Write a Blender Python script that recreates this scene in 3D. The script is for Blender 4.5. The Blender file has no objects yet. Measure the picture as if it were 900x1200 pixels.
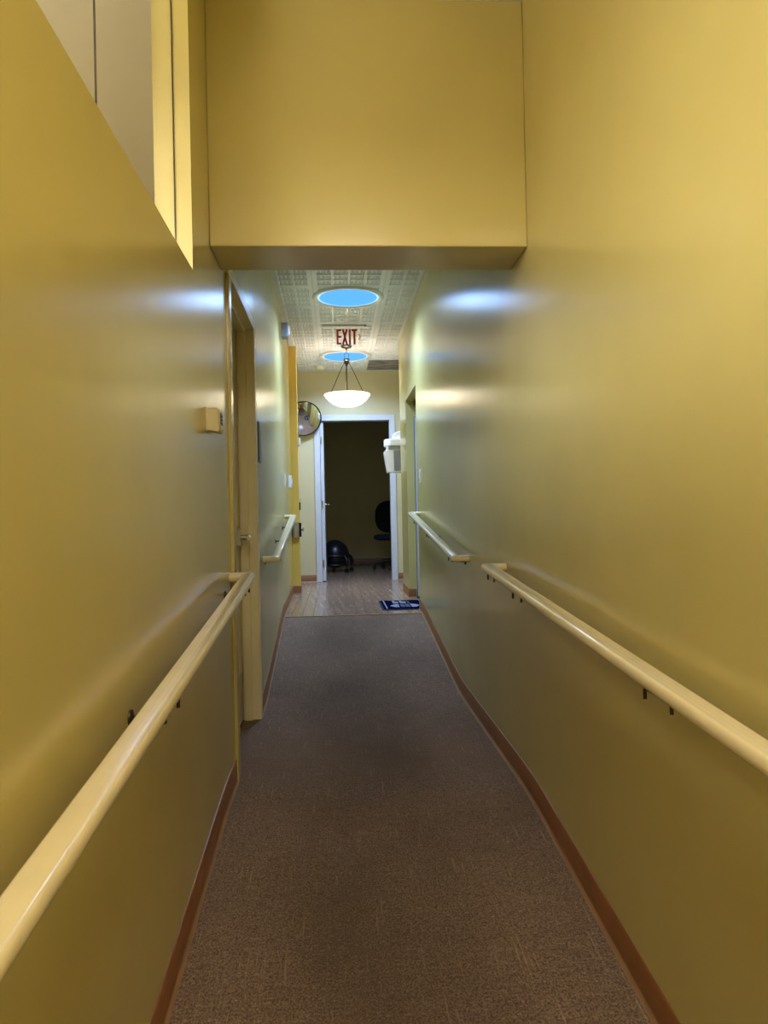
import bpy, bmesh, math, random
from mathutils import Vector, Matrix
random.seed(7)
C = bpy.context.scene.collection
S = bpy.context.scene

# ------------------------------------------------------------------ camera
# X across the corridor, Y along it, Z up.  z = 0 is the level landing, the eye is 1.135 m above it.
FPX = 880.0
EYE = Vector((0, 0, 1.135))
def make_camera():
    v = Vector(((394 - 450) / FPX, -(605 - 600) / FPX, -1)).normalized()     # where +Y sits in camera space
    u = Vector((-0.021, 1, 0)); u = (u - v * u.dot(v)).normalized()          # where +Z sits in camera space
    x = v.cross(u)
    R = Matrix((x, v, u))                                                     # rows: world axes seen in camera space
    cd = bpy.data.cameras.new('camera')
    cd.sensor_fit = 'VERTICAL'; cd.sensor_height = 36; cd.lens = FPX / 1200 * 36
    cd.clip_start = 0.02; cd.clip_end = 100
    co = bpy.data.objects.new('camera', cd)
    co.matrix_world = Matrix.Translation(EYE) @ R.to_4x4()
    C.objects.link(co); S.camera = co
make_camera()

# ------------------------------------------------------------------ view and world
S.view_settings.view_transform = 'Standard'
S.view_settings.look = 'None'
S.view_settings.gamma = 1
S.view_settings.use_curve_mapping = False
S.view_settings.exposure = 0.22
W = bpy.data.worlds.new('world'); S.world = W; W.use_nodes = True
W.node_tree.nodes['Background'].inputs[0].default_value = (0.5, 0.6, 0.8, 1)
W.node_tree.nodes['Background'].inputs[1].default_value = 0.0

LIGHT = dict(near=21.0, lens=1.5, tube=43.0, bowl=4.2, bulb=118.0, room=33.0)  # near and room set the strength of the added lamps
def area(name, loc, size, power, color, spread=180, rot=(0, 0, 0)):
    l = bpy.data.lights.new(name, 'AREA'); l.shape = 'DISK'; l.size = size; l.energy = power; l.color = color
    l.spread = math.radians(spread)
    o = bpy.data.objects.new(name, l); o.location = loc; o.rotation_euler = rot; C.objects.link(o); return o
SKYLIGHTS = [(0.148, 6.735), (0.152, 9.22)]
for (sx, sy) in SKYLIGHTS:                       # daylight coming down each light tube
    area('tube_daylight', (sx, sy, 3.066), 0.5, LIGHT['tube'], (0.42, 0.62, 1.0), 150)

# ------------------------------------------------------------------ materials
def lin(r, g, b):
    f = lambda c: (c / 255 / 12.92) if c / 255 <= 0.04045 else ((c / 255 + 0.055) / 1.055) ** 2.4
    return (f(r), f(g), f(b), 1)
class N:
    def __init__(s, name):
        s.m = bpy.data.materials.new(name); s.m.use_nodes = True
        s.t = s.m.node_tree; s.b = s.t.nodes['Principled BSDF']; s.out = s.t.nodes['Material Output']
    def new(s, kind, **kw):
        n = s.t.nodes.new(kind)
        for k, v in kw.items(): setattr(n, k, v)
        return n
    def link(s, a, b): s.t.links.new(a, b)
    def coord(s, scale=(1, 1, 1), out='Object'):
        tc = s.new('ShaderNodeTexCoord'); mp = s.new('ShaderNodeMapping'); mp.inputs['Scale'].default_value = scale
        s.link(tc.outputs[out], mp.inputs['Vector']); return mp.outputs['Vector']
    def noise(s, scale=(1, 1, 1), sc=1.0, detail=3, rough=.5):
        n = s.new('ShaderNodeTexNoise'); n.inputs['Scale'].default_value = sc; n.inputs['Detail'].default_value = detail
        n.inputs['Roughness'].default_value = rough
        s.link(s.coord(scale), n.inputs['Vector']); return n.outputs['Fac']
    def ramp(s, fac, stops):
        r = s.new('ShaderNodeValToRGB'); e = r.color_ramp.elements
        while len(e) < len(stops): e.new(0.5)
        for i, (p, c) in enumerate(stops): e[i].position = p; e[i].color = c
        s.link(fac, r.inputs['Fac']); return r.outputs['Color']
    def mix(s, fac, a, b, mode='MIX'):
        m = s.new('ShaderNodeMix', data_type='RGBA', blend_type=mode)
        for inp, val in ((m.inputs['Factor'], fac), (m.inputs['A'], a), (m.inputs['B'], b)):
            if hasattr(val, 'links'): s.link(val, inp)
            else: inp.default_value = val
        return m.outputs['Result']
    def add(s, a, b, k=1.0):
        m = s.new('ShaderNodeMath', operation='MULTIPLY_ADD'); s.link(b, m.inputs[0]); m.inputs[1].default_value = k
        s.link(a, m.inputs[2]); return m.outputs[0]
    def bump(s, h, strength, dist):
        b = s.new('ShaderNodeBump'); b.inputs['Strength'].default_value = strength; b.inputs['Distance'].default_value = dist
        s.link(h, b.inputs['Height']); s.link(b.outputs['Normal'], s.b.inputs['Normal'])
def plain(name, col, rough=.5, metal=0, spec=.5, grain=0.0, coat=0):
    n = N(name); n.b.inputs['Roughness'].default_value = rough; n.b.inputs['Metallic'].default_value = metal
    n.b.inputs['Specular IOR Level'].default_value = spec; n.b.inputs['Coat Weight'].default_value = coat
    n.b.inputs['Coat Roughness'].default_value = .08
    fac = n.noise((1, 1, 1), 14, 4)
    dk = tuple(c * (1 - grain) for c in col[:3]) + (1,)
    n.link(n.ramp(fac, [(.3, dk), (.7, col)]), n.b.inputs['Base Color'])
    return n.m
def paint(name, col, rough=.21):
    n = N(name); n.b.inputs['Specular IOR Level'].default_value = .75
    big = n.noise((1, 1, 1), 1.6, 3)
    c2 = tuple(c * .93 for c in col[:3]) + (1,)
    n.link(n.ramp(big, [(.35, c2), (.65, col)]), n.b.inputs['Base Color'])
    rr = n.noise((16, 16, 1.6), 1.0, 4, .6)
    m = n.new('ShaderNodeMapRange'); n.link(rr, m.inputs[0]); m.inputs['From Min'].default_value = .3; m.inputs['From Max'].default_value = .7
    m.inputs['To Min'].default_value = rough - .006; m.inputs['To Max'].default_value = rough + .006
    n.link(m.outputs[0], n.b.inputs['Roughness'])
    peel = n.noise((1, 1, 1), 190, 2); brush = n.noise((34, 34, 1.0), 1.0, 3)
    n.bump(n.add(peel, brush, .10), .08, .0006)
    return n.m
def emit(name, col, st):
    n = N(name); n.b.inputs['Base Color'].default_value = (.02, .02, .02, 1); n.b.inputs['Specular IOR Level'].default_value = 0
    n.b.inputs['Emission Color'].default_value = col; n.b.inputs['Emission Strength'].default_value = st
    n.b.inputs['Roughness'].default_value = 1
    return n

M = {}
M['wall'] = paint('yellow_wall_paint', lin(207, 193, 127))
M['pier'] = paint('golden_pier_paint', lin(232, 196, 96))
M['pale'] = paint('pale_cream_paint', lin(214, 200, 158), .32)
M['office'] = paint('olive_office_paint', lin(212, 202, 146), .4)
M['beige_room'] = paint('beige_room_paint', lin(214, 200, 165), .5)
M['frame'] = plain('tan_gloss_frame', lin(236, 226, 198), .28, grain=.04)
M['rail'] = plain('cream_handrail_vinyl', lin(238, 224, 186), .15, grain=.05)
M['white'] = plain('white_gloss_trim', lin(208, 208, 216), .3, grain=.03)
M['cream'] = plain('cream_plastic', lin(224, 208, 160), .4, grain=.04)
M['ivory'] = plain('ivory_plastic', lin(222, 212, 182), .4, grain=.04)
M['detector'] = plain('detector_ivory', lin(226, 220, 204), .45, grain=.03)
M['whiteplastic'] = plain('white_plastic', lin(235, 235, 240), .35, grain=.03)
M['base'] = plain('brown_vinyl_base', lin(142, 92, 52), .38, grain=.18)
M['toe'] = plain('worn_base_toe', lin(158, 120, 86), .5, grain=.15)
M['black'] = plain('black_plastic', lin(18, 18, 19), .45, grain=.2)
M['bracket'] = plain('dark_bracket_metal', lin(84, 74, 60), .4, .7, grain=.2)
M['steel'] = plain('brushed_steel', lin(196, 192, 186), .42, 1, grain=.15)
M['chrome'] = plain('chrome', lin(205, 205, 208), .1, 1, grain=.05)
M['nickel'] = plain('dark_nickel', lin(96, 88, 80), .28, 1, grain=.1)
M['gray'] = plain('gray_plastic', lin(128, 128, 134), .4, grain=.06)
M['mirror'] = plain('mirror_silver', (.86, .86, .86, 1), .015, 1)
M['red'] = plain('red_sign_letter', lin(190, 8, 22), .4, grain=.05)
M['orange'] = plain('faded_orange_arrow', lin(214, 160, 110), .5, grain=.1)
M['grid'] = plain('ceiling_tee_white', lin(208, 206, 204), .45, grain=.04)
M['plaque'] = plain('plaque_gray', lin(92, 92, 100), .35, grain=.1)
M['slot'] = plain('dark_slot', lin(30, 26, 20), .6, grain=.1)
M['navy'] = plain('navy_mat_rubber', lin(16, 19, 46), 1, spec=0, grain=.3)
M['matgray'] = plain('gray_mat_edge', lin(58, 62, 84), 1, spec=0, grain=.2)
M['matwhite'] = plain('white_mat_print', lin(150, 156, 180), 1, spec=0, grain=.25)
M['matmid'] = plain('gray_mat_print', lin(100, 106, 128), 1, spec=0, grain=.3)
M['rubber'] = plain('black_rubber_ball', lin(24, 25, 30), .32, grain=.15)
M['fabric'] = plain('black_chair_fabric', lin(20, 20, 22), .9, grain=.3)
M['subfloor'] = plain('subfloor', lin(96, 84, 74), .8, grain=.2)
M['plaster'] = plain('off_white_ceiling', lin(236, 231, 220), .8, grain=.03)

def tile_mat():
    n = N('embossed_tile'); n.b.inputs['Roughness'].default_value = .42
    n.link(n.ramp(n.noise((1, 1, 1), 6, 4), [(.3, lin(214, 214, 218)), (.7, lin(228, 228, 232))]), n.b.inputs['Base Color'])
    return n.m
M['tile'] = tile_mat()
def vent_mat():
    n = N('dusty_vent'); n.b.inputs['Roughness'].default_value = .7
    n.link(n.ramp(n.noise((1, 2.2, 1), 5, 4), [(.35, lin(86, 80, 78)), (.65, lin(150, 142, 136))]), n.b.inputs['Base Color'])
    return n.m
M['vent'] = vent_mat()

def carpet_mat():
    n = N('brown_loop_carpet'); n.b.inputs['Roughness'].default_value = .95; n.b.inputs['Specular IOR Level'].default_value = .15
    loop = n.noise((1, .75, 1), 190, 3, .6)
    base = n.ramp(loop, [(.32, lin(90, 74, 62)), (.5, lin(136, 115, 100)), (.72, lin(178, 154, 136))])
    rib = n.noise((9, 120, 1), 1.0, 3, .6)                       # rows running across
    base = n.mix(n.ramp(rib, [(.3, (0, 0, 0, 1)), (.65, (.30, .30, .30, 1))]), base, lin(84, 64, 50))
    dash = n.noise((120, 4.6, 1), 1.0, 2, .5)                      # light pulled threads along the corridor
    base = n.mix(n.ramp(dash, [(.64, (0, 0, 0, 1)), (.72, (.38, .38, .38, 1))]), base, lin(196, 172, 146))
    dash2 = n.noise((3.0, 90, 1), 1.0, 2, .5)
    base = n.mix(n.ramp(dash2, [(.66, (0, 0, 0, 1)), (.74, (.25, .25, .25, 1))]), base, lin(176, 152, 128))
    soil = n.noise((1.5, .8, 1), 1.0, 3, .5)                      # trodden, darker track down the middle
    sep = n.new('ShaderNodeSeparateXYZ'); n.link(n.coord((1, 1, 1)), sep.inputs[0])
    off = n.new('ShaderNodeMath', operation='SUBTRACT'); n.link(sep.outputs['X'], off.inputs[0]); off.inputs[1].default_value = .14
    ab = n.new('ShaderNodeMath', operation='ABSOLUTE'); n.link(off.outputs[0], ab.inputs[0])
    tr = n.new('ShaderNodeMapRange'); tr.interpolation_type = 'SMOOTHSTEP'; n.link(ab.outputs[0], tr.inputs[0])
    for k_, v_ in (('From Min', .12), ('From Max', .50), ('To Min', .14), ('To Max', -.10)): tr.inputs[k_].default_value = v_
    soil = n.add(soil, tr.outputs[0], 1.0)
    base = n.mix(n.ramp(soil, [(.36, (0, 0, 0, 1)), (.74, (.52, .52, .52, 1))]), base, lin(70, 56, 46))
    n.link(base, n.b.inputs['Base Color'])
    n.bump(n.add(loop, rib, .8), .9, .006)
    return n.m
M['carpet'] = carpet_mat()
def plank_mat():
    n = N('wood_look_plank'); n.b.inputs['Roughness'].default_value = .22
    g = n.noise((26, 2.2, 1), 1.0, 5, .6)
    c = n.ramp(g, [(.3, lin(126, 100, 84)), (.55, lin(164, 136, 115)), (.75, lin(186, 158, 134))])
    oi = n.new('ShaderNodeObjectInfo')
    c = n.mix(n.ramp(oi.outputs['Random'], [(0, (.0, .0, .0, 1)), (1, (.4, .4, .4, 1))]), c, lin(122, 96, 82))
    n.link(c, n.b.inputs['Base Color']); n.bump(g, .15, .002)
    return n.m
M['plank'] = plank_mat()
def glass_mat(name, tint):
    n = N(name)
    fr_ = n.new('ShaderNodeFresnel'); fr_.inputs['IOR'].default_value = 1.5
    ge = n.new('ShaderNodeNewGeometry'); inv = n.new('ShaderNodeMath', operation='SUBTRACT'); inv.inputs[0].default_value = 1
    n.link(ge.outputs['Backfacing'], inv.inputs[1])               # only the entry face reflects; no false total reflection inside the thin pane
    fr = n.new('ShaderNodeMath', operation='MULTIPLY'); n.link(fr_.outputs[0], fr.inputs[0]); n.link(inv.outputs[0], fr.inputs[1])
    tr = n.new('ShaderNodeBsdfTransparent'); tr.inputs['Color'].default_value = tint
    gl = n.new('ShaderNodeBsdfGlossy'); gl.inputs['Roughness'].default_value = .01
    mx = n.new('ShaderNodeMixShader'); n.link(fr.outputs[0], mx.inputs[0]); n.link(tr.outputs[0], mx.inputs[1]); n.link(gl.outputs[0], mx.inputs[2])
    n.link(mx.outputs[0], n.out.inputs['Surface']); return n.m
M['glass'] = glass_mat('window_glass', (.96, .97, .95, 1))
M['acrylic'] = glass_mat('clear_acrylic', (.97, .97, .96, 1))
M['lens'] = emit('skylight_lens', (.075, .30, .80, 1), LIGHT['lens']).m
M['lensrim'] = emit('skylight_lens_rim', (.30, .58, .95, 1), LIGHT['lens'] * 1.0).m
M['added_near_lamp'] = emit('added_lamp_diffuser', (1.0, .885, .66, 1), LIGHT['near']).m  # glow of the two unseen lamps added behind the camera
M['added_room_lamp'] = emit('added_room_diffuser', (1.0, .93, .80, 1), LIGHT['room']).m  # glow of the unseen lamp added behind the high window
M['bulb'] = emit('bulb_glow', (1.0, .84, .58, 1), LIGHT['bulb']).m
def bowl_mat():
    n = N('alabaster_glass')
    d = n.new('ShaderNodeBsdfDiffuse'); t = n.new('ShaderNodeBsdfTranslucent'); e = n.new('ShaderNodeEmission')
    swirl = n.ramp(n.noise((1, 1, 2), 7, 4), [(.35, (1.0, .86, .62, 1)), (.6, (1.0, .95, .85, 1))])
    for q in (d, t, e): n.link(swirl, q.inputs['Color'])
    e.inputs['Strength'].default_value = LIGHT['bowl'] * .45
    m1 = n.new('ShaderNodeMixShader'); m1.inputs[0].default_value = .3; n.link(d.outputs[0], m1.inputs[1]); n.link(t.outputs[0], m1.inputs[2])
    a = n.new('ShaderNodeAddShader'); n.link(m1.outputs[0], a.inputs[0]); n.link(e.outputs[0], a.inputs[1])
    n.link(a.outputs[0], n.out.inputs['Surface']); return n.m
M['bowl'] = bowl_mat()

# ------------------------------------------------------------------ mesh helpers
ROOT = {}
def world_loc(o):
    p = Vector(o.location)
    while o.parent: o = o.parent; p += Vector(o.location)
    return p
class MB:
    def __init__(s): s.bm = bmesh.new()
    def quadmesh(s, verts, faces):
        vs = [s.bm.verts.new(v) for v in verts]
        for f in faces:
            try: s.bm.faces.new([vs[i] for i in f])
            except ValueError: pass
        return s
    def box(s, x0, x1, y0, y1, z0, z1):
        v = [(x, y, z) for x in (x0, x1) for y in (y0, y1) for z in (z0, z1)]
        return s.quadmesh(v, [(0, 1, 3, 2), (4, 6, 7, 5), (0, 4, 5, 1), (2, 3, 7, 6), (0, 2, 6, 4), (1, 5, 7, 3)])
    def prism(s, poly, axis, a, b):
        """poly of 2-D points extruded along an axis ('x': (y,z), 'y': (x,z), 'z': (x,y))."""
        def p(q, t): return {'x': (t, q[0], q[1]), 'y': (q[0], t, q[1]), 'z': (q[0], q[1], t)}[axis]
        n = len(poly); v = [p(q, a) for q in poly] + [p(q, b) for q in poly]
        return s.quadmesh(v, [tuple(range(n)), tuple(range(2 * n - 1, n - 1, -1))] + [(i, (i + 1) % n, n + (i + 1) % n, n + i) for i in range(n)])
    def lathe(s, prof, c=(0, 0, 0), n=32, rot=None):
        R = rot or Matrix.Identity(3); c = Vector(c); rings = []; vs = []
        for (r, z) in prof:
            if r < 1e-6: rings.append([len(vs)]); vs.append(c + R @ Vector((0, 0, z)))
            else:
                rings.append(list(range(len(vs), len(vs) + n)))
                vs += [c + R @ Vector((r * math.cos(2 * math.pi * k / n), r * math.sin(2 * math.pi * k / n), z)) for k in range(n)]
        fs = []
        for a, b in zip(rings, rings[1:]):
            for k in range(n):
                if len(a) == 1 and len(b) == 1: continue
                if len(a) == 1: fs.append((a[0], b[k], b[(k + 1) % n]))
                elif len(b) == 1: fs.append((a[k], a[(k + 1) % n], b[0]))
                else: fs.append((a[k], a[(k + 1) % n], b[(k + 1) % n], b[k]))
        return s.quadmesh(vs, fs)
    def ball(s, c, r, n=24, sq=(1, 1, 1)):
        m = n // 2
        start = len(s.bm.verts)
        s.lathe([(0 if i in (0, m) else r * math.sin(math.pi * i / m), -r * math.cos(math.pi * i / m)) for i in range(m + 1)], (0, 0, 0), n)
        s.bm.verts.ensure_lookup_table()
        for v in s.bm.verts[start:]: v.co = Vector((v.co.x * sq[0] + c[0], v.co.y * sq[1] + c[1], v.co.z * sq[2] + c[2]))
        return s
    def tube(s, pts, r, n=10, closed=False):
        pts = [Vector(p) for p in pts]; rs = r if isinstance(r, (list, tuple)) else [r] * len(pts)
        sec = [(math.cos(2 * math.pi * k / n), math.sin(2 * math.pi * k / n)) for k in range(n)]
        vs = []; N_ = len(pts)
        d0 = (pts[1] - pts[0]).normalized(); up = Vector((0, 0, 1)) if abs(d0.z) < .9 else Vector((1, 0, 0))
        for i, p in enumerate(pts):
            a = pts[i - 1] if (i > 0 or closed) else p; b = pts[(i + 1) % N_] if (i < N_ - 1 or closed) else p
            d = (b - a).normalized(); sd = d.cross(up).normalized(); u2 = sd.cross(d).normalized(); up = u2
            vs += [p + (sd * x + u2 * y) * rs[i] for x, y in sec]
        fs = []
        for i in range(N_ if closed else N_ - 1):
            j = (i + 1) % N_
            fs += [(i * n + k, i * n + (k + 1) % n, j * n + (k + 1) % n, j * n + k) for k in range(n)]
        if not closed: fs += [tuple(range(n)), tuple(range((N_ - 1) * n, N_ * n))]
        return s.quadmesh(vs, fs)
    def sweep(s, pts, sec):
        """sec = (side, up) points, mitred in plan, up stays Z."""
        pts = [Vector(p) for p in pts]; n = len(sec); vs = []
        for i, p in enumerate(pts):
            d1 = (p - pts[i - 1]) if i > 0 else (pts[1] - p); d2 = (pts[i + 1] - p) if i < len(pts) - 1 else (p - pts[i - 1])
            h1 = Vector((d1.x, d1.y, 0)).normalized(); h2 = Vector((d2.x, d2.y, 0)).normalized()
            s1 = Vector((h1.y, -h1.x, 0)); s2 = Vector((h2.y, -h2.x, 0)); m = (s1 + s2).normalized(); k = 1 / max(.3, m.dot(s1))
            vs += [p + m * (a * k) + Vector((0, 0, b)) for a, b in sec]
        fs = [(i * n + k, i * n + (k + 1) % n, (i + 1) * n + (k + 1) % n, (i + 1) * n + k) for i in range(len(pts) - 1) for k in range(n)]
        fs += [tuple(range(n)), tuple(range((len(pts) - 1) * n, len(pts) * n))]
        return s.quadmesh(vs, fs)
    def build(s, name, mat, parent=None, bevel=0, smooth=False, seg=2, **tags):
        bmesh.ops.recalc_face_normals(s.bm, faces=s.bm.faces[:])
        if bevel:
            es = [e for e in s.bm.edges if len(e.link_faces) == 2 and e.calc_face_angle(0) > .6]
            bmesh.ops.bevel(s.bm, geom=es, offset=bevel, segments=seg, affect='EDGES', profile=.5)
        off = world_loc(parent) if parent else Vector((0, 0, 0))
        loc = Vector((0, 0, 0))
        if not parent and tags.pop('center', False):
            vs = [v.co for v in s.bm.verts]
            loc = Vector((sum(v.x for v in vs) / len(vs), sum(v.y for v in vs) / len(vs), min(v.z for v in vs)))
        tags.pop('center', None)
        for v in s.bm.verts: v.co -= off + loc
        me = bpy.data.meshes.new(name); s.bm.to_mesh(me); s.bm.free()
        if smooth:
            for p in me.polygons: p.use_smooth = True
            me.set_sharp_from_angle(angle=math.radians(40))
        me.materials.append(mat)
        o = bpy.data.objects.new(name, me); C.objects.link(o); o.location = loc
        if parent: o.parent = parent
        for k, v in tags.items(): o[k] = v
        return o
def thing(name, loc, label, category, group=None, kind=None):
    o = bpy.data.objects.new(name, None); C.objects.link(o); o.location = loc; o.empty_display_size = .05
    o['label'] = label; o['category'] = category
    if group: o['group'] = group
    if kind: o['kind'] = kind
    return o
def struct(name, mb, mat, label, cat, bevel=0, smooth=False, parent=None):
    return mb.build(name, mat, parent, bevel, smooth, label=label, category=cat, kind='structure')
def copy_tree(o, parent=None):
    c = o.copy(); C.objects.link(c)
    if parent: c.parent = parent
    for ch in list(o.children): copy_tree(ch, c)
    return c

# ------------------------------------------------------------------ dimensions
A, B = -0.455, 0.76          # the two corridor wall faces
CEIL = 3.10
UP = 0.25                    # upper floor level
YB = 10.2                    # back wall
YE = -2.6                    # behind the camera
def fz(y):                   # floor height: ramp, landing, ramp, upper floor
    def g(t, k=.16): return .5 * (t + math.sqrt(t * t + k * k))          # soft hinge
    def h(t): return g(t) if t > -1.2 else 0
    lo = -.105 * (g(2.97 - y, .12))
    up = .1245 * (g(y - 4.66, .14) - g(y - 6.66, .06))
    return max(lo + up, -9) if y < 8.0 else UP
def ysteps(y0, y1, d=.1):
    n = max(1, int(math.ceil((y1 - y0) / d))); return [y0 + (y1 - y0) * i / n for i in range(n + 1)]

# ------------------------------------------------------------------ floor
ys = ysteps(YE, 8.0, .1) + [14.0]
poly = [(y, fz(y) - .012) for y in ys] + [(14.0, -1.3), (YE, -1.3)]
floor = struct('floor', MB().prism(poly, 'x', -1.3, 2.2), M['subfloor'], 'corridor floor that ramps up over a landing to the far rooms', 'floor')
cys = ysteps(YE, 6.70, .06)
MB().prism([(y, fz(y)) for y in cys] + [(y, fz(y) - .011) for y in reversed(cys)], 'x', -.64, .78).build('carpet', M['carpet'], floor, label='brown loop-pile carpet runner')
MB().box(-.6, .80, 6.695, 6.72, UP - .01, UP + .004).build('threshold_strip', M['toe'], floor, bevel=.002)
pw, pl = .0975, 1.02
proto_plank = None
for i in range(-7, 17):
    x0 = -.03 + i * pw
    y = 6.72 - (i % 3) * .34
    while y < 13.8:
        y0, y1 = max(y, 6.722), min(y + pl, 13.8)
        if y1 - y0 > .05 and not (y1 < 8.6 and (x0 > 1.0 or x0 < -.62)):
            if abs(y1 - y0 - pl) < 1e-6:
                if proto_plank is None:
                    proto_plank = MB().box(0, pw - .0023, 0, pl - .0018, -.01, 0).build('plank', M['plank'], floor, bevel=.0008, seg=1)
                    o = proto_plank
                else:
                    o = proto_plank.copy(); C.objects.link(o)
            else:
                o = MB().box(0, pw - .0023, 0, y1 - y0 - .0018, -.01, 0).build('plank', M['plank'], floor, bevel=.0008, seg=1)
            o.location = (x0, y0, UP)
        y += pl

# ------------------------------------------------------------------ walls
WIN_Y, WIN_Z, WIN_T = 2.51, 1.958, 3.02
wl = MB()
wl.box(A - .12, A, YE, 3.30, -1.2, WIN_Z).box(A - .12, A, WIN_Y, 3.30, WIN_Z, WIN_T).box(A - .12, A, YE, -1.3, WIN_Z, WIN_T).box(A - .12, A, YE, 3.30, WIN_T, 3.14)
struct('wall_left', wl, M['wall'], 'near left yellow corridor wall below and beside the high glass window', 'wall')
wl2 = MB()
wl2.box(A - .16, A, 3.30, 4.34, 2.25, 3.14)
wl2.prism([(A, 4.34), (-.512, 8.68), (-.60, 8.68), (A - .16, 4.34)], 'z', -.3, 3.14)
struct('wall_left', wl2, M['wall'], 'far left yellow corridor wall beyond the tan door frame', 'wall')
struct('trim_1', MB().box(-.62, -.422, 8.66, 8.76, UP, 3.10), M['pier'], 'narrow bright yellow pier at the end of the left wall', 'pier', bevel=.004)
wr = MB()
wr.box(B, B + .085, YE, 6.95, -1.2, 3.14).box(B, B + .085, 6.95, 7.96, 2.345, 3.14).box(B, B + .085, 7.96, 8.66, .1, 3.14)
struct('wall_right', wr, M['wall'], 'long right yellow corridor wall with handrails and a far side doorway', 'wall')
struct('wall_left', MB().box(-.70, -.56, 8.76, YB, .1, 3.14), M['wall'], 'short left vestibule wall hidden behind the yellow pier', 'wall')
struct('wall_right', MB().box(.95, 1.07, 8.66, YB, .1, 3.14).box(B + .085, 1.07, 8.60, 8.66, .1, 3.14), M['wall'], 'short right vestibule wall carrying the white dispenser', 'wall')
OX0, OX1, OZ = -.20, .745, 2.43
struct('wall_back', MB().box(-.70, OX0 - .02, YB, YB + .12, .1, 3.14).box(OX1 + .02, 1.07, YB, YB + .12, .1, 3.14).box(OX0 - .02, OX1 + .02, YB, YB + .12, OZ + .02, 3.14),
       M['pale'], 'end wall of the corridor around the white framed dark doorway', 'wall')
struct('wall_front', MB().box(-.7, .9, YE - .12, YE, -1.2, 3.14), M['wall'], 'yellow wall closing the corridor behind the camera', 'wall')
struct('trim_2', MB().box(A, B, 2.86, 3.14, 2.163, 3.115), M['wall'], 'dropped yellow header beam spanning the corridor', 'beam', bevel=.004)
# office behind the end door, side room behind the right doorway, room behind the high window
struct('wall_back', MB().box(-1.1, 2.0, 13.8, 13.9, .1, 3.14), M['office'], 'olive back wall of the dark office', 'wall')
struct('wall_left', MB().box(-1.1, -1.0, YB + .12, 13.8, .1, 3.14).box(-1.1, -.7, YB + .02, YB + .12, .1, 3.14), M['office'], 'left wall of the dark office', 'wall')
struct('wall_right', MB().box(1.9, 2.0, YB + .12, 13.8, .1, 3.14).box(1.07, 2.0, YB + .02, YB + .12, .1, 3.14), M['office'], 'right wall of the dark office', 'wall')
struct('wall_right', MB().box(1.75, 1.85, 6.7, 8.6, .1, 3.14).box(.845, 1.85, 6.7, 6.8, .1, 3.14).box(1.07, 1.85, 8.5, 8.6, .1, 3.14), M['wall'], 'walls of the small side room behind the right doorway', 'wall')
struct('wall_left', MB().box(-3.1, -3.0, YE, 6.3, -.4, 3.14).box(-3.0, A - .145, 6.2, 6.30, -.4, 3.14).box(-3.0, A - .12, YE, YE + .1, -.4, 3.14), M['beige_room'], 'beige walls of the room behind the high window', 'wall')
struct('floor', MB().box(-3.1, A - .16, YE, 6.30, -.5, -.4), M['whiteplastic'], 'floor of the room behind the high window', 'floor')

# ------------------------------------------------------------------ ceiling, embossed tiles, tee grid
ceiling = struct('ceiling', MB().box(-3.1, 2.2, YE, 14.0, 3.114, 3.2), M['plaster'], 'flat ceiling with a grid of embossed white tiles', 'ceiling')
def tile_mesh(w, d):
    """raised rim, 4 x 4 sunk coffers each with a small boss (hangs down from z = 0)."""
    mb = MB(); rim = .026; nx = max(1, round((w - 2 * rim) / .141)); ny = max(1, round((d - 2 * rim) / .141))
    mb.quadmesh([(0, 0, .012), (w, 0, .012), (w, d, .012), (0, d, .012)], [(0, 1, 2, 3)])
    cw, cd = (w - 2 * rim) / nx, (d - 2 * rim) / ny
    xs = [0] + [rim + i * cw for i in range(nx + 1)] + [w]; yl = [0] + [rim + j * cd for j in range(ny + 1)] + [d]
    for i in range(len(xs) - 1):
        for j in range(len(yl) - 1):
            x0, x1, y0, y1 = xs[i], xs[i + 1], yl[j], yl[j + 1]
            if 0 < i < len(xs) - 2 and 0 < j < len(yl) - 2:
                q = .009; r = .014
                o = [(x0, y0), (x1, y0), (x1, y1), (x0, y1)]
                def inset(t): return [(x0 + t, y0 + t), (x1 - t, y0 + t), (x1 - t, y1 - t), (x0 + t, y1 - t)]
                D = .011
                loops = [[(x, y, 0) for x, y in o], [(x, y, 0) for x, y in inset(q)], [(x, y, D) for x, y in inset(r)]]
                vs = sum(loops, []); fs = []
                for L in range(2): fs += [(L * 4 + k, L * 4 + (k + 1) % 4, L * 4 + 4 + (k + 1) % 4, L * 4 + 4 + k) for k in range(4)]
                fs.append((8, 9, 10, 11)); mb.quadmesh(vs, fs)
                for a in range(3):                                        # nine small embossed bosses
                    for b in range(3):
                        mx = x0 + r + (x1 - x0 - 2 * r) * (a + .5) / 3; my = y0 + r + (y1 - y0 - 2 * r) * (b + .5) / 3; e = .013; g = .006
                        mb.quadmesh([(mx - e, my - e, D), (mx + e, my - e, D), (mx + e, my + e, D), (mx - e, my + e, D),
                                     (mx - g, my - g, .002), (mx + g, my - g, .002), (mx + g, my + g, .002), (mx - g, my + g, .002)],
                                    [(0, 1, 5, 4), (1, 2, 6, 5), (2, 3, 7, 6), (3, 0, 4, 7), (4, 5, 6, 7)])
            else:
                mb.quadmesh([(x0, y0, 0), (x1, y0, 0), (x1, y1, 0), (x0, y1, 0)], [(0, 1, 2, 3)])
    bmesh.ops.remove_doubles(mb.bm, verts=mb.bm.verts[:], dist=1e-5)
    return mb
rows = [6.43 - .61 * k for k in range(5, -1, -1)] + [7.04, 7.65, 8.26, 8.87, 9.48, 10.09, 10.2]
rows = [3.14] + rows
cache = {}
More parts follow.
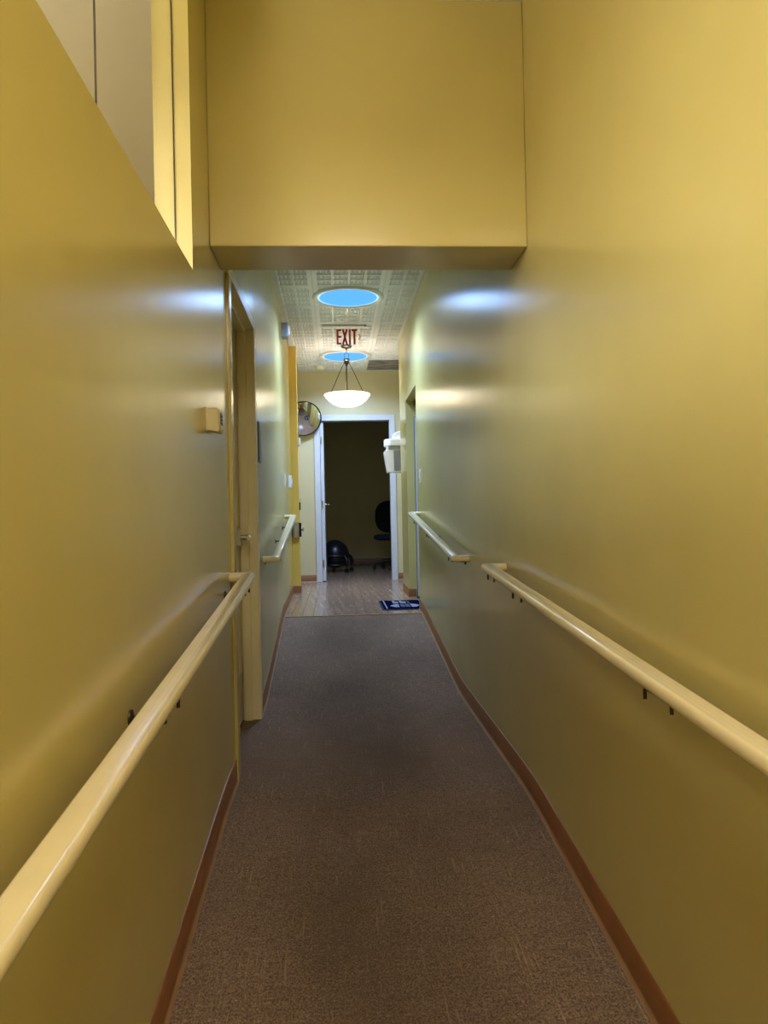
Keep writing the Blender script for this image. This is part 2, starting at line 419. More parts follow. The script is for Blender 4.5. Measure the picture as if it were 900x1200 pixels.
for r in range(len(rows) - 1):
    y0, y1 = rows[r], rows[r + 1]
    wide = y0 >= 8.6
    cols = [-.56 if wide else -.478, -.16, .45, .95 if wide else .765]
    for c in range(3):
        x0, x1 = cols[c], cols[c + 1]
        if y0 == 9.48 and c == 2: continue                                   # the return-air vent sits here
        key = (round(x1 - x0, 3), round(y1 - y0, 3))
        if key in cache:
            o = cache[key].copy(); C.objects.link(o)
        else:
            o = cache[key] = tile_mesh(x1 - x0 - .010, y1 - y0 - .010).build('ceiling_tile', M['tile'], ceiling)
        o.location = (x0 + .005, y0 + .005, CEIL)
for y in rows[1:-1]:
    wide = y >= 8.6
    MB().box(-.56 if wide else -.478, .95 if wide else .765, y - .008, y + .008, CEIL + .003, CEIL + .0118).build('cross_tee', M['grid'], ceiling)
for x in (-.16, .45):
    MB().box(x - .017, x + .017, 3.14, YB, CEIL + .002, CEIL + .0115).build('main_tee', M['grid'], ceiling)
MB().box(-.50, -.445, 3.14, 8.66, CEIL - .004, CEIL + .004).build('wall_angle', M['grid'], ceiling)
MB().box(.745, .775, 3.14, 8.6, CEIL - .004, CEIL + .004).build('wall_angle', M['grid'], ceiling)
MB().box(-.56, .95, YB - .02, YB, CEIL - .004, CEIL + .004).build('wall_angle', M['grid'], ceiling)

# ------------------------------------------------------------------ baseboards
def baseboard(name, pts_xy, side, label, h=.097):
    """side = +1 when the room lies on the right of the path."""
    pts = []
    for (x0, y0), (x1, y1) in zip(pts_xy, pts_xy[1:]):
        n = max(1, int(math.hypot(x1 - x0, y1 - y0) / .1))
        for k in range(n): pts.append((x0 + (x1 - x0) * k / n, y0 + (y1 - y0) * k / n))
    pts.append(pts_xy[-1])
    P = [(x, y, fz(y)) for x, y in pts]; s = side
    o = MB().sweep(P, [(0, -.004), (s * .007, -.004), (s * .006, h - .004), (s * .003, h), (0, h)]).build(name, M['base'], None, smooth=True, kind='structure', label=label, category='baseboard')
    MB().sweep(P, [(s * .006, -.004), (s * .016, -.004), (s * .015, .002), (s * .010, .006), (s * .0068, .016)]).build('cove_toe', M['toe'], o, smooth=True)
    return o
baseboard('baseboard_left', [(A, YE), (A, 3.275)], 1, 'brown vinyl baseboard along the near left ramp')
baseboard('baseboard_left', [(A, 4.345), (-.510, 8.655), (-.422, 8.655), (-.422, 8.76)], 1, 'brown vinyl baseboard along the far left wall and pier')
baseboard('baseboard_right', [(B, YE), (B, 6.95), (B + .085, 6.95)], -1, 'brown vinyl baseboard following the whole right ramp')
baseboard('baseboard_right', [(B + .075, 7.955), (B, 7.955), (B, 8.66), (.95, 8.66)], -1, 'brown vinyl baseboard at the far side of the right doorway')
baseboard('baseboard_back', [(-.56, YB), (-.283, YB)], 1, 'short brown baseboard left of the white door frame')
baseboard('baseboard_back', [(.83, YB), (.95, YB)], 1, 'short brown baseboard right of the white door frame')
baseboard('baseboard_back', [(-1.0, 13.8), (1.9, 13.8)], 1, 'brown baseboard along the dark office back wall')

# ------------------------------------------------------------------ high window on the left
w1 = thing('window_1', (A, .6, WIN_Z), 'high internal glass window above the near left wall', 'window', kind='structure')
xg = A - .053
for (y0, y1) in ((1.694, WIN_Y - .004), (.50, 1.684), (-1.30, .49)):
    MB().box(xg - .006, xg, y0, y1, WIN_Z, WIN_T).build('pane', M['glass'], w1)
for y in (WIN_Y - .005, 1.685, .491):
    MB().box(xg - .003, xg + .0005, y, y + (.0045 if y < 2 else .004), WIN_Z, WIN_T).build('glazing_joint', M['slot'], w1)

# ------------------------------------------------------------------ left corridor door (door_1)
d1 = thing('door_1', (A, 3.8, 0), 'cream corridor door in a tan frame on the left, edge on', 'door', kind='structure')
JX = A + .013
MB().box(-.605, JX, 4.272, 4.345, -.005, 2.20).build('jamb', M['frame'], d1, bevel=.003, label='tan far door jamb')
MB().box(-.605, JX, 3.275, 3.345, -.03, 2.20).build('jamb', M['wall'], d1, bevel=.004, label='yellow painted near door jamb')
MB().box(-.605, JX, 3.275, 4.345, 2.20, 2.252).build('head_frame', M['frame'], d1, bevel=.003)
MB().box(-.536, -.490, 4.252, 4.274, -.005, 2.20).box(-.536, -.490, 3.345, 4.272, 2.18, 2.20).build('door_stop', M['frame'], d1, bevel=.002)
leaf = MB().box(-.59, -.543, 3.36, 4.262, .012, 2.19).build('door_leaf', M['cream'], d1, bevel=.002)
MB().box(-.543, -.5405, 3.40, 4.25, .03, .275).build('kick_plate', M['steel'], leaf)
lv = MB()
ry = Matrix.Rotation(math.pi / 2, 3, 'Y')
lv.box(-.543, -.524, 4.13, 4.18, .985, 1.08)
lv.lathe([(0, 0), (.015, 0), (.015, .045), (0, .045)], (-.53, 4.155, 1.03), 16, ry)
lv.tube([(-.484, 4.16, 1.03), (-.476, 4.12, 1.03), (-.468, 4.03, 1.028)], [.014, .013, .011], 12)
lv.build('lever_handle', M['steel'], leaf, smooth=True)

# ------------------------------------------------------------------ end door (door_2)
d2 = thing('door_2', (.27, YB, UP), 'white framed office door standing open at the corridor end', 'door', kind='structure')
cw = .078
for (a, b, nm) in ((OX0 - cw, OX0, 'casing'), (OX1, OX1 + cw, 'casing')):
    MB().box(a, b, YB - .018, YB, UP, OZ + cw).build(nm, M['white'], d2, bevel=.004)
MB().box(OX0, OX1, YB - .018, YB, OZ, OZ + cw).build('casing', M['white'], d2, bevel=.004)
for (a, b) in ((OX0 - .02, OX0), (OX1, OX1 + .02)):
    MB().box(a, b, YB, YB + .125, UP, OZ).build('jamb', M['white'], d2)
MB().box(OX0 - .02, OX1 + .02, YB, YB + .125, OZ, OZ + .02).build('jamb', M['white'], d2)
lf = MB().box(-.196, -.152, YB + .02, YB + .95, UP + .012, OZ - .012).build('door_leaf', M['white'], d2, bevel=.002)
for z in (2.17, 1.301, .50):
    h = MB().box(-.194, -.168, YB + .012, YB + .022, z - .05, z + .05).tube([(-.190, YB + .012, z - .05), (-.190, YB + .012, z + .05)], .007, 8).build('hinge', M['steel'], lf, smooth=True)
    sc = MB()
    for k in (-.03, 0, .03): sc.ball((-.176, YB + .0105, z + k), .004, 8)
    sc.build('screw', M['black'], h)
hd = MB().lathe([(0, 0), (.026, 0), (.026, .008), (.010, .010), (.010, .05), (0, .05)], (-.152, YB + .87, 1.31), 16, ry)
hd.tube([(-.108, YB + .87, 1.31), (-.10, YB + .84, 1.31), (-.10, YB + .76, 1.308)], .009, 10)
hd.build('lever_handle', M['chrome'], lf, smooth=True)

# ------------------------------------------------------------------ right side door (door_3)
d3 = thing('door_3', (B + .08, 7.5, UP), 'white door opened into the side room off the right wall', 'door', kind='structure')
MB().box(.852, 1.60, 7.965, 8.005, UP + .012, 2.30).build('door_leaf', M['white'], d3, bevel=.002)
MB().box(.846, .87, 7.955, 7.965, 2.18, 2.28).build('hinge', M['cream'], d3)
# left vestibule door with its latch guard (door_4)
d4 = thing('door_4', (-.52, 9.4, UP), 'narrow edge of a yellow door behind the left pier', 'door', kind='structure')
lf4 = MB().box(-.553, -.505, 8.80, 9.70, UP + .02, 2.35).build('door_leaf', M['wall'], d4, bevel=.003)
MB().box(-.556, -.497, 9.705, 9.72, UP, 2.36).build('door_edge', M['black'], d4)
cr = thing('card_reader', (-.422, 8.71, 1.27), 'narrow black reader strip on the side of the yellow pier', 'reader')
MB().box(-.4225, -.408, 8.685, 8.735, 1.215, 1.305).build('housing', M['black'], cr, bevel=.003)
MB().box(-.4085, -.404, 8.70, 8.72, 1.32, 1.345).box(-.4225, -.4085, 8.70, 8.72, 1.325, 1.34).build('indicator', M['chrome'], cr)

lb = thing('latch_box', (-.46, 8.66, .99), 'brushed steel latch box with a round knob on the left pier', 'lock')
arc = [(-.505, 8.661)] + [(-.462 - .043 * math.cos(t), 8.62 - .035 * math.sin(t)) for t in [k * math.pi / 10 for k in range(11)]] + [(-.419, 8.661)]
MB().prism(arc, 'z', .905, 1.075).build('housing', M['steel'], lb, smooth=True)
MB().box(-.4195, -.400, 8.60, 8.66, .91, 1.07).build('strike_plate', M['black'], lb, bevel=.003)
MB().lathe([(0, 0), (.013, 0), (.013, .008), (.020, .012), (.022, .022), (.014, .030), (0, .032)], (-.401, 8.63, .995), 16, Matrix.Rotation(math.pi / 2, 3, 'Y')).build('knob', M['chrome'], lb, smooth=True)
# ------------------------------------------------------------------ handrails
def oval(w, h, n=20, e=2.6):
    out = []
    for k in range(n):
        t = 2 * math.pi * k / n; c, s_ = math.cos(t), math.sin(t)
        out.append((w / 2 * math.copysign(abs(c) ** (2 / e), c), h / 2 * math.copysign(abs(s_) ** (2 / e), s_)))
    return out
def bracket(parent, y, wall_x, sgn, zr, xr, name='bracket'):
    """wall flange, curved arm, saddle strip under the rail, two hanging screw ends. sgn: + when the wall is on the left."""
    z = zr - .022
    mb = MB()
    mb.lathe([(0, 0), (.018, 0), (.018, .005), (.010, .008), (0, .008)], (wall_x, y, z - .020), 14, ry if sgn > 0 else Matrix.Rotation(-math.pi / 2, 3, 'Y'))
    mb.tube([(wall_x, y, z - .020), (wall_x + sgn * .04, y, z - .018), (wall_x + sgn * .065, y, z - .006), (xr, y, z + .003)], .0045, 8)
    mb.box(xr - .012, xr + .012, y - .075, y + .075, z + .001, z + .006)
    b = mb.build(name, M['bracket'], parent, smooth=True)
    for dy in (-.066, .066):
        MB().tube([(xr + sgn * .012, y + dy, z + .004), (xr + sgn * .012, y + dy, z - .018)], .0042, 8).build('screw', M['bracket'], b)
    return b
def handrail(wall_x, sgn, p0, p1, label, brackets, wall_x1=None, ends=(True, True)):
    """p0, p1 = (y, ztop) of the rail's two ends; returns to the wall where ends say so."""
    hw, hh = .056, .040
    xc = lambda y: (wall_x if wall_x1 is None else wall_x + (wall_x1 - wall_x) * (y - p0[0]) / (p1[0] - p0[0])) + sgn * .078
    z = lambda y: p0[1] + (p1[1] - p0[1]) * (y - p0[0]) / (p1[0] - p0[0]) - hh / 2
    r = thing('handrail', (xc(p0[0]), p0[0], z(p0[0])), label, 'handrail', group='cream wall handrails')
    pts = []
    if ends[0]: pts.append((xc(p0[0]) - sgn * .078, p0[0] + hw / 2, z(p0[0])))
    pts += [(xc(p0[0]), p0[0] + (hw / 2 if ends[0] else 0), z(p0[0])), (xc(p1[0]), p1[0] - (hw / 2 if ends[1] else 0), z(p1[0]))]
    if ends[1]: pts.append((xc(p1[0]) - sgn * .078, p1[0] - hw / 2, z(p1[0])))
    MB().sweep(pts, oval(hw, hh)).build('rail', M['rail'], r, smooth=True)
    for y in brackets: bracket(r, y, xc(y) - sgn * .078, sgn, z(y) + hh / 2 - hh / 2, xc(y))
    return r
handrail(A, 1, (-2.0, .460), (3.25, .905), 'near left cream handrail sloping up toward the tan door frame', (-1.2, .2, 1.66, 3.06))
handrail(B, -1, (-2.0, .530), (3.39, .908), 'near right cream handrail running out of the right frame edge', (-1.2, .2, 1.55, 2.78, 3.25))
handrail(A, 1, (4.64, .898), (6.93, 1.158), 'short far left cream handrail beyond the tan door frame', (4.80, 5.7, 6.5), -.470)
handrail(B, -1, (4.27, .896), (6.83, 1.162), 'short far right cream handrail ending before the side doorway', (4.42, 5.5, 6.4))

# ------------------------------------------------------------------ skylights
def skylight(x, y, label):
    t = thing('skylight', (x, y, CEIL), label, 'skylight', group='round ceiling light tubes')
    MB().lathe([(.274, .0), (.276, -.012), (.29, -.020), (.312, -.018), (.322, -.006), (.322, .004), (.274, .004)], (x, y, CEIL), 56).build('trim_ring', M['grid'], t, smooth=True)
    MB().lathe([(0, -.018), (.12, -.0175), (.20, -.015), (.258, -.009)], (x, y, CEIL), 56).build('lens', M['lens'], t, smooth=True, label='sky blue glowing lens')
    MB().lathe([(.258, -.009), (.268, -.010), (.275, -.008)], (x, y, CEIL), 56).build('lens_rim', M['lensrim'], t, smooth=True)
skylight(*SKYLIGHTS[0], 'nearer round blue skylight lens in the tiled ceiling')
skylight(*SKYLIGHTS[1], 'farther round blue skylight lens behind the pendant lamp')

# ------------------------------------------------------------------ pendant lamp
px, py = .156, 8.66
pd = thing('pendant_lamp', (px, py, CEIL), 'alabaster glass bowl pendant lamp on three dark rods', 'lamp')
MB().lathe([(0, 0), (.062, 0), (.066, -.012), (.055, -.026), (.018, -.034), (.006, -.05), (0, -.05)], (px, py, CEIL), 32).build('canopy', M['nickel'], pd, smooth=True)
ch = MB()
ch.tube([(px, py, CEIL - .045), (px, py, CEIL - .085)], .004, 8)
for zc, rr in ((3.0 - .02, .028),):
    ch.tube([(px + rr * math.cos(t), py, zc + .035 * math.sin(t)) for t in [k * math.pi / 10 for k in range(20)]], .0028, 6, closed=True)
ch.build('hanging_ring', M['nickel'], pd, smooth=True)
MB().lathe([(0, 0), (.036, 0), (.038, -.014), (.026, -.026), (.026, -.05), (.014, -.066), (.012, -.082), (0, -.086)], (px, py, 2.945), 24).build('hub', M['nickel'], pd, smooth=True)
for k in range(3):
    t = math.radians(-10 + 120 * k) if k < 3 else 0
    t = [math.radians(200), math.radians(-20), math.radians(95)][k]
    MB().tube([(px + .026 * math.cos(t), py + .026 * math.sin(t), 2.915), (px + .205 * math.cos(t), py + .205 * math.sin(t), 2.53)], .0048, 8).build('rod', M['nickel'], pd, smooth=True)
    c = Vector((px + .232 * math.cos(t), py + .232 * math.sin(t), 2.487))
    MB().ball(c, .009, 10).tube([c, c + Vector((0, 0, .05))], .003, 6).build('rod_finial', M['nickel'], pd, smooth=True)
prof = [(0, 2.392), (.06, 2.395), (.12, 2.408), (.175, 2.434), (.215, 2.467), (.245, 2.500), (.266, 2.530), (.262, 2.536), (.240, 2.508), (.210, 2.476), (.170, 2.444), (.118, 2.418), (.06, 2.405), (0, 2.402)]
MB().lathe([(r, z - CEIL) for r, z in prof], (px, py, CEIL), 56).build('glass_bowl', M['bowl'], pd, smooth=True)
MB().lathe([(0, -.036), (.02, -.034), (.03, -.015), (.03, .0), (.02, .03), (.012, .05), (0, .05)], (px, py, 2.475), 20).build('bulb', M['bulb'], pd, smooth=True)
MB().tube([(px, py, 2.86), (px, py, 2.52)], .006, 8).lathe([(0, 0), (.016, 0), (.016, .04), (0, .04)], (px, py, 2.515), 16).build('lamp_stem', M['nickel'], pd, smooth=True)

# ------------------------------------------------------------------ exit sign
ey = 7.75
ex = thing('exit_sign', (.147, ey, CEIL), 'edge lit clear EXIT sign with red letters hanging from the ceiling', 'sign')
MB().box(-.10, .352, ey - .03, ey + .03, CEIL - .016, CEIL - .002).build('mounting_plate', M['grid'], ex, bevel=.004)
MB().ball((.336, ey - .03, CEIL - .012), .007, 10).build('test_button', M['black'], ex)
MB().box(-.02, .305, ey - .004, ey + .004, 2.882, CEIL - .012).build('panel', M['acrylic'], ex)
zt, zb = 3.062, 2.904; yf0, yf1 = ey - .0065, ey - .0042
def letter(draw):
    mb = MB(); draw(mb); return mb.build('letter', M['red'], ex)
def bar(mb, x0, x1, z0, z1): mb.box(x0, x1, yf0, yf1, z0, z1)
st = .0205
def dE(m): bar(m, .042, .042 + st, zb, zt); [bar(m, .042 + st, .092, z, z + st) for z in (zb, (zb + zt) / 2 - st / 2, zt - st)]
def dX(m):
    m.prism([(.098, zb), (.098 + st, zb), (.158, zt), (.158 - st, zt)], 'y', yf0, yf1)
    m.prism([(.158, zb), (.158 - st, zb), (.098, zt), (.098 + st, zt)], 'y', yf0 + .0002, yf1 - .0002)
def dI(m): bar(m, .169, .169 + st, zb, zt)
def dT(m): bar(m, .196, .252, zt - st, zt); bar(m, .216, .216 + st, zb, zt - st)
for d in (dE, dX, dI, dT): letter(d)
MB().prism([(.266, 3.012), (.272, 3.018), (.292, 2.985), (.272, 2.952), (.266, 2.958), (.281, 2.985)], 'y', yf0, yf1).build('arrow', M['orange'], ex, label='faint orange chevron')

# ------------------------------------------------------------------ other ceiling and wall fittings
sm = thing('smoke_detector', (-.171, 9.85, CEIL), 'small cream smoke detector on the far ceiling', 'detector')
MB().lathe([(0, 0), (.068, 0), (.068, -.012), (.06, -.02), (.05, -.03), (0, -.030)], (-.171, 9.85, CEIL - .002), 28).build('base', M['detector'], sm, smooth=True)
MB().lathe([(.05, -.028), (.046, -.046), (.03, -.052), (0, -.052)], (-.171, 9.85, CEIL - .002), 28).build('sensor_cap', M['detector'], sm, smooth=True)
vt = thing('air_vent', (.70, 9.79, CEIL), 'gray dusty return air vent in the far right ceiling corner', 'vent')
MB().box(.455, .475, 9.49, 10.085, CEIL - .008, CEIL + .01).box(.925, .945, 9.49, 10.085, CEIL - .008, CEIL + .01).box(.475, .925, 9.49, 9.51, CEIL - .008, CEIL + .01).box(.475, .925, 10.065, 10.085, CEIL - .008, CEIL + .01).build('frame', M['vent'], vt)
MB().box(.475, .925, 9.51, 10.065, CEIL + .004, CEIL + .01).build('backing', M['vent'], vt)
for k in range(14):
    y = 9.525 + k * .038
    MB().prism([(y, CEIL + .004), (y + .004, CEIL + .004), (y + .020, CEIL - .006), (y + .016, CEIL - .006)], 'x', .475, .925).build('slat', M['vent'], vt)

sp = thing('strobe_box', (-.468, 7.02, 2.87), 'small gray alarm box high on the far left wall', 'alarm')
MB().box(-.470, -.412, 6.96, 7.08, 2.80, 2.935).build('housing', M['gray'], sp, bevel=.006)
MB().box(-.413, -.398, 6.99, 7.05, 2.825, 2.91).build('lens', M['whiteplastic'], sp, bevel=.008)

tz = (1.448, 1.531)
th = thing('thermostat', (A, 2.75, 1.49), 'beige boxy thermostat on the near left wall', 'thermostat')
MB().prism([(A, tz[0] + .006), (A + .041, tz[0] - .004), (A + .046, tz[0] + .004), (A + .046, tz[1] - .006), (A + .037, tz[1]), (A, tz[1])], 'y', 2.705, 2.80).build('cover', M['ivory'], th, bevel=.004)
MB().box(A - .001, A + .006, 2.698, 2.807, tz[0], tz[1] + .003).build('back_plate', M['ivory'], th, bevel=.002)
MB().box(A + .040, A + .0475, 2.735, 2.785, 1.475, 1.515).build('dial_window', M['slot'], th)
MB().box(A + .042, A + .051, 2.745, 2.78, 1.456, 1.468).build('set_slider', M['ivory'], th, bevel=.002)
for z in (1.485, 1.497, 1.509): MB().box(A + .044, A + .0485, 2.745, 2.78, z, z + .004).build('vent_rib', M['ivory'], th)
for yy in (2.74, 2.768): MB().box(A + .006, A + .037, yy, yy + .0015, tz[1] - .0005, tz[1] + .0012).build('cover_groove', M['slot'], th)

pq = thing('room_plaque', (A, 4.57, 1.59), 'gray room plaque seen edge on beside the tan door frame', 'sign')
MB().box(A - .002, A + .006, 4.50, 4.63, 1.47, 1.71).build('backing', M['plaque'], pq, bevel=.002)
MB().box(A + .006, A + .0075, 4.51, 4.62, 1.48, 1.70).build('face', M['plaque'], pq)

def switch(x, y, z, sgn, label, depth=.008):
    t = thing('light_switch', (x, y, z), label, 'switch', group='wall switches')
    MB().box(min(x - sgn * .004, x + sgn * depth), max(x - sgn * .004, x + sgn * depth), y - .037, y + .037, z - .062, z + .062).build('cover_plate', M['whiteplastic'], t, bevel=.003)
    a, b = x + sgn * depth, x + sgn * (depth + .007)
    MB().box(min(a, b), max(a, b), y - .012, y + .012, z - .024, z + .024).build('toggle', M['whiteplastic'], t, bevel=.002)
    for dz in (-.045, .045): MB().ball((x + sgn * depth, y, z + dz), .004, 8).build('screw', M['steel'], t)
switch(-.469, 6.93, 1.48, 1, 'white switch on the left wall just before the pier and handrail end', .010)
switch(-.475, 7.75, 1.50, 1, 'thicker white control plate farther along the left wall near the pier', .026)
switch(B, 6.66, 1.478, -1, 'white switch on the right wall beside the side doorway')

wb = thing('alarm_contact', (-.422, 8.70, 2.0), 'tiny white box sticking out past the yellow pier', 'sensor')
MB().box(-.4225, -.397, 8.68, 8.74, 1.955, 2.05).build('housing', M['whiteplastic'], wb, bevel=.006)
MB().box(-.398, -.394, 8.695, 8.725, 1.98, 2.02).build('indicator', M['cream'], wb)

# ------------------------------------------------------------------ convex mirror
mc = Vector((-.405, 10.02, 2.441)); nrm = Vector((.145, -1, -.445)).normalized()
mr = thing('convex_mirror', mc, 'round convex safety mirror with black rim in the far left corner', 'mirror')
Rm = nrm.to_track_quat('Z', 'Y').to_matrix()
rm_, Rs = .230, .87
h0 = math.sqrt(Rs * Rs - rm_ * rm_)
MB().lathe([(0 if k == 12 else Rs * math.sin(math.asin(rm_ / Rs) * (1 - k / 12)), Rs * math.cos(math.asin(rm_ / Rs) * (1 - k / 12)) - h0) for k in range(13)], mc, 64, Rm).build('mirror_glass', M['mirror'], mr, smooth=True)
MB().tube([mc + Rm @ Vector((.231 * math.cos(t), .231 * math.sin(t), .0)) for t in [k * 2 * math.pi / 48 for k in range(48)]], .009, 8, closed=True).build('rim', M['black'], mr, smooth=True)
MB().lathe([(0, -.02), (.20, -.016), (.226, -.002)], mc, 40, Rm).build('backing', M['black'], mr, smooth=True)
MB().tube([mc - nrm * .018, (mc.x - .02, 10.12, mc.z + .02), (mc.x - .02, YB, mc.z + .02)], .011, 8).build('mounting_arm', M['black'], mr, smooth=True)

# ------------------------------------------------------------------ white dispenser on the right vestibule wall
dp = thing('wall_dispenser', (.95, 9.3, 1.66), 'white wall dispenser with curved lid over a tapered bin', 'dispenser')
def rounded(x0, x1, y0, y1, r, n=6):
    """plan with two rounded corners on the -x side."""
    pts = [(x1, y0), (x1, y1)]
    pts += [(x0 + r - r * math.sin(t), y1 - r + r * math.cos(t)) for t in [k * math.pi / 2 / n for k in range(n + 1)]]
    pts += [(x0 + r - r * math.cos(t), y0 + r - r * math.sin(t)) for t in [k * math.pi / 2 / n for k in range(n + 1)]]
    return pts
MB().prism(rounded(.612, .95, 9.15, 9.46, .10), 'z', 1.985, 2.068).build('shelf_lid', M['whiteplastic'], dp, bevel=.008)
MB().prism([(.72, 2.068), (.95, 2.068), (.95, 2.185), (.85, 2.178), (.76, 2.155), (.725, 2.135)], 'y', 9.2, 9.42).build('top_cap', M['whiteplastic'], dp, bevel=.008)
MB().prism([(.646, 1.662), (.95, 1.662), (.95, 1.985), (.80, 1.985), (.64, 1.985), (.64, 1.93), (.610, 1.925), (.610, 1.90)], 'y', 9.18, 9.43).build('bin', M['whiteplastic'], dp, bevel=.006)
MB().box(.66, .90, 9.172, 9.181, 1.94, 1.975).build('shadow_gap', M['gray'], dp)
MB().box(.72, .90, 9.165, 9.181, 1.68, 1.93).build('front_panel', M['gray'], dp, bevel=.004)

# ------------------------------------------------------------------ floor mat
mt = thing('floor_mat', (.645, 7.33, UP), 'navy rubber mat with white emblem lying by the right doorway', 'mat')
x0, x1, y0, y1 = .415, .872, 6.965, 7.72; z = UP
MB().box(x0, x1, y0, y1, z + .0005, z + .006).build('border', M['matgray'], mt, bevel=.002)
MB().box(x0 + .016, x1 - .016, y0 + .03, y1 - .02, z + .006, z + .0085).build('field', M['navy'], mt)
def printed(name, polys, mat):
    mb = MB()
    for p in polys: mb.prism(p, 'z', z + .0085, z + .0095)
    return mb.build(name, mat, mt)
printed('border_line', [[(x0 + .040, y0 + .06), (x0 + .052, y0 + .06), (x0 + .052, y1 - .03), (x0 + .040, y1 - .03)]], M['matwhite'])
printed('border_line', [[(x1 - .052, y0 + .06), (x1 - .040, y0 + .06), (x1 - .040, y1 - .03), (x1 - .052, y1 - .03)]], M['matwhite'])
ea = lambda a, b: (a, b)
printed('emblem_wing', [[(.500, 7.23), (.530, 7.31), (.565, 7.36), (.590, 7.36), (.585, 7.12), (.545, 7.13)]], M['matwhite'])
printed('emblem_wing', [[(.790, 7.23), (.765, 7.31), (.725, 7.36), (.700, 7.36), (.705, 7.12), (.745, 7.13)]], M['matwhite'])
printed('emblem_body', [[(.600, 7.13), (.643, 7.13), (.643, 7.35), (.604, 7.35)], [(.650, 7.13), (.692, 7.13), (.688, 7.35), (.650, 7.35)]], M['matmid'])
for k, xa in enumerate((.545, .615, .690)):
    w_ = (.056, .062, .024)[k]
    printed('emblem_block', [[(xa, 7.42), (xa + w_, 7.42), (xa + w_, 7.47), (xa, 7.47)], [(xa, 7.50), (xa + w_, 7.50), (xa + w_, 7.58), (xa, 7.58)], [(xa, 7.60), (xa + w_ * .45, 7.60), (xa + w_ * .45, 7.66), (xa, 7.66)]], M['matwhite' if k < 2 else 'matmid'])

# ------------------------------------------------------------------ exercise ball chair in the office
bx, by = -.035, 11.95
bc = thing('ball_chair', (bx, by, UP), 'black exercise ball chair on a caster base in the dark office', 'chair')
MB().ball((bx, by, .535), .225, 40).build('ball', M['rubber'], bc, smooth=True)
MB().tube([(bx + .235 * math.cos(t), by + .235 * math.sin(t), .515) for t in [k * 2 * math.pi / 40 for k in range(40)]], .018, 8, closed=True).build('support_ring', M['black'], bc, smooth=True)
for k in range(5):
    t = math.radians(-50 + 72 * k); c, s_ = math.cos(t), math.sin(t)
    P = lambda r, z_: (bx + r * c, by + r * s_, z_)
    lg_ = MB().tube([P(.225, .515), P(.275, .47), P(.295, .41), P(.285, .345)], [.026, .030, .028, .02], 10).build('leg', M['black'], bc, smooth=True)
    ca = MB().tube([P(.285, .35), P(.285, .31)], .009, 8)
    for off in (-.014, .014):
        tx, ty = -s_, c
        q0 = Vector(P(.285, .282)) + Vector((tx, ty, 0)) * (off - .009); q1 = Vector(P(.285, .282)) + Vector((tx, ty, 0)) * (off + .009)
        ca.tube([q0, q1], .031, 14)
    ca.build('caster', M['black'], lg_, smooth=True)
MB().tube([(bx + .2 * math.cos(t), by + .2 * math.sin(t), .37) for t in [k * 2 * math.pi / 40 for k in range(40)]], .014, 8, closed=True).build('lower_ring', M['black'], bc, smooth=True)

# ------------------------------------------------------------------ office chair
cx, cy = .905, 12.35
oc = thing('office_chair', (cx, cy, UP), 'black fabric swivel office chair partly behind the right door jamb', 'chair')
def pad(x, y, z_, sx, sy, sz): return MB().ball((x, y, z_), 1, 24, (sx, sy, sz))
def super_pad(c, sz, e=3.2, n=28):
    m = MB(); vs = []; fs = []; hN = n // 2
    p = lambda a, ex: math.copysign(abs(a) ** (2 / ex), a)
    for i in range(hN + 1):
        ph = -math.pi / 2 + math.pi * i / hN
        for k in range(n):
            t = 2 * math.pi * k / n
            vs.append((c[0] + sz[0] * p(math.cos(ph), e) * p(math.cos(t), e), c[1] + sz[1] * p(math.cos(ph), e) * p(math.sin(t), e), c[2] + sz[2] * p(math.sin(ph), e)))
    for i in range(hN):
        for k in range(n): fs.append((i * n + k, i * n + (k + 1) % n, (i + 1) * n + (k + 1) % n, (i + 1) * n + k))
    m.quadmesh(vs, fs); bmesh.ops.remove_doubles(m.bm, verts=m.bm.verts[:], dist=1e-5); return m
super_pad((cx, cy, .775), (.30, .25, .055)).build('seat', M['fabric'], oc, smooth=True)
super_pad((cx + .02, cy + .25, 1.11), (.275, .055, .27), 2.6).build('backrest', M['fabric'], oc, smooth=True)
MB().tube([(cx, cy + .05, .72), (cx, cy + .26, .73), (cx, cy + .30, .80), (cx, cy + .29, 1.0)], .018, 8).build('back_bar', M['black'], oc, smooth=True)
MB().tube([(cx, cy, .36), (cx, cy, .54)], .028, 14).tube([(cx, cy, .54), (cx, cy, .73)], .018, 12).build('gas_column', M['black'], oc, smooth=True)
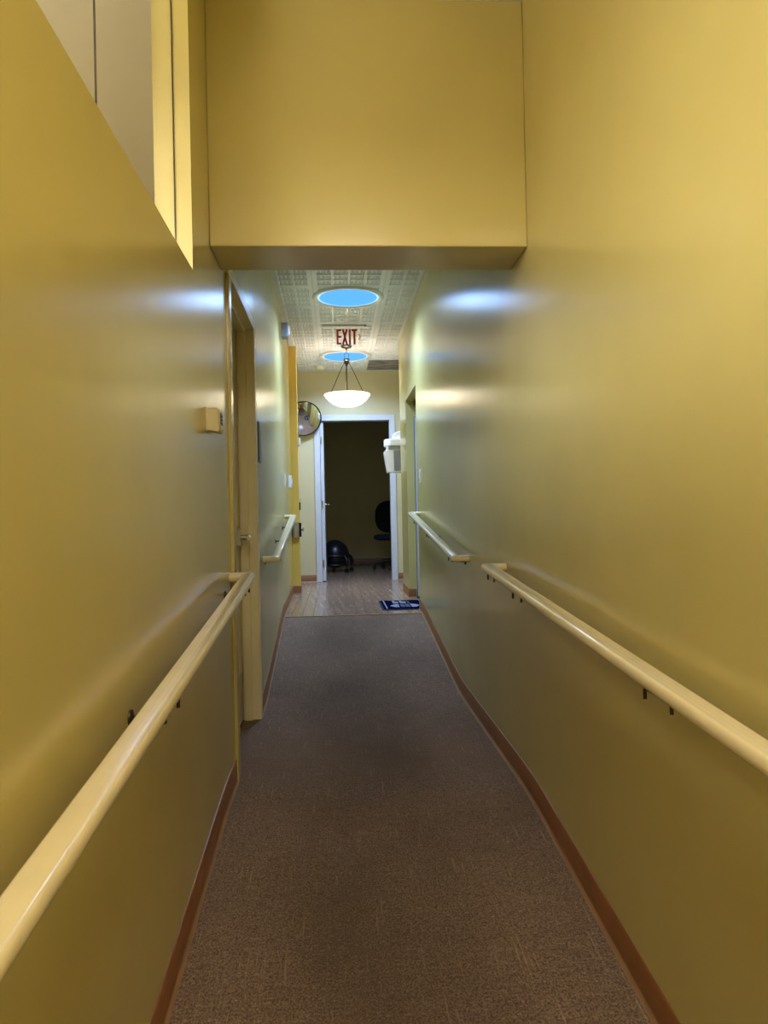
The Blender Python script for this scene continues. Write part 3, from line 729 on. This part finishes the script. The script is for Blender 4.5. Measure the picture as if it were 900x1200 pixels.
for k in range(5):
    t = math.radians(188 + 72 * k); c, s_ = math.cos(t), math.sin(t)
    P = lambda r, z_: (cx + r * c, cy + r * s_, z_)
    lg_ = MB().tube([P(.02, .385), P(.15, .38), P(.30, .335)], [.03, .026, .018], 10).build('leg', M['black'], oc, smooth=True)
    ca = MB().tube([P(.30, .34), P(.30, .30)], .009, 8)
    for off in (-.014, .014):
        q0 = Vector(P(.30, .280)) + Vector((-s_, c, 0)) * (off - .009); q1 = Vector(P(.30, .280)) + Vector((-s_, c, 0)) * (off + .009)
        ca.tube([q0, q1], .029, 14)
    ca.build('caster', M['black'], lg_, smooth=True)

# ------------------------------------------------------------------ unseen lamps added for fill: two behind the camera, one in the window room
def added_troffer(x, y, sx, sy, mat, label, grp=None):
    t = thing('added_ceiling_light', (x, y, 3.114), label, 'lamp')
    f = MB(); e = .03
    f.box(x - sx, x + sx, y - sy, y - sy + e, 3.085, 3.114).box(x - sx, x + sx, y + sy - e, y + sy, 3.085, 3.114)
    f.box(x - sx, x - sx + e, y - sy + e, y + sy - e, 3.085, 3.114).box(x + sx - e, x + sx, y - sy + e, y + sy - e, 3.085, 3.114)
    f.build('frame', M['white'], t)
    MB().box(x - sx + e, x + sx - e, y - sy + e, y + sy - e, 3.095, 3.105).build('diffuser', mat, t)
added_troffer(.15, -.45, .30, .45, M['added_near_lamp'], 'first square ceiling lamp added over the ramp behind the camera')  # added out of view to light the near walls
added_troffer(.15, -1.9, .30, .45, M['added_near_lamp'], 'second square ceiling lamp added as fill at the very foot of the ramp')  # added farther back to lift the lower walls and carpet
rl = thing('added_ceiling_light', (-1.8, .8, 3.114), 'added hanging panel lamp in the room behind the high window', 'lamp')  # added out of view to brighten the room seen through the glass
MB().box(-2.3, -1.3, .3, 1.3, 2.60, 2.63).build('diffuser', M['added_room_lamp'], rl)
MB().box(-2.33, -2.3, .27, 1.33, 2.59, 2.64).box(-1.3, -1.27, .27, 1.33, 2.59, 2.64).box(-2.3, -1.3, .27, .3, 2.59, 2.64).box(-2.3, -1.3, 1.3, 1.33, 2.59, 2.64).build('frame', M['white'], rl)
for hx in (-2.2, -1.4):
    for hy in (.4, 1.2): MB().tube([(hx, hy, 2.63), (hx, hy, 3.114)], .004, 6).build('hanging_wire', M['steel'], rl)
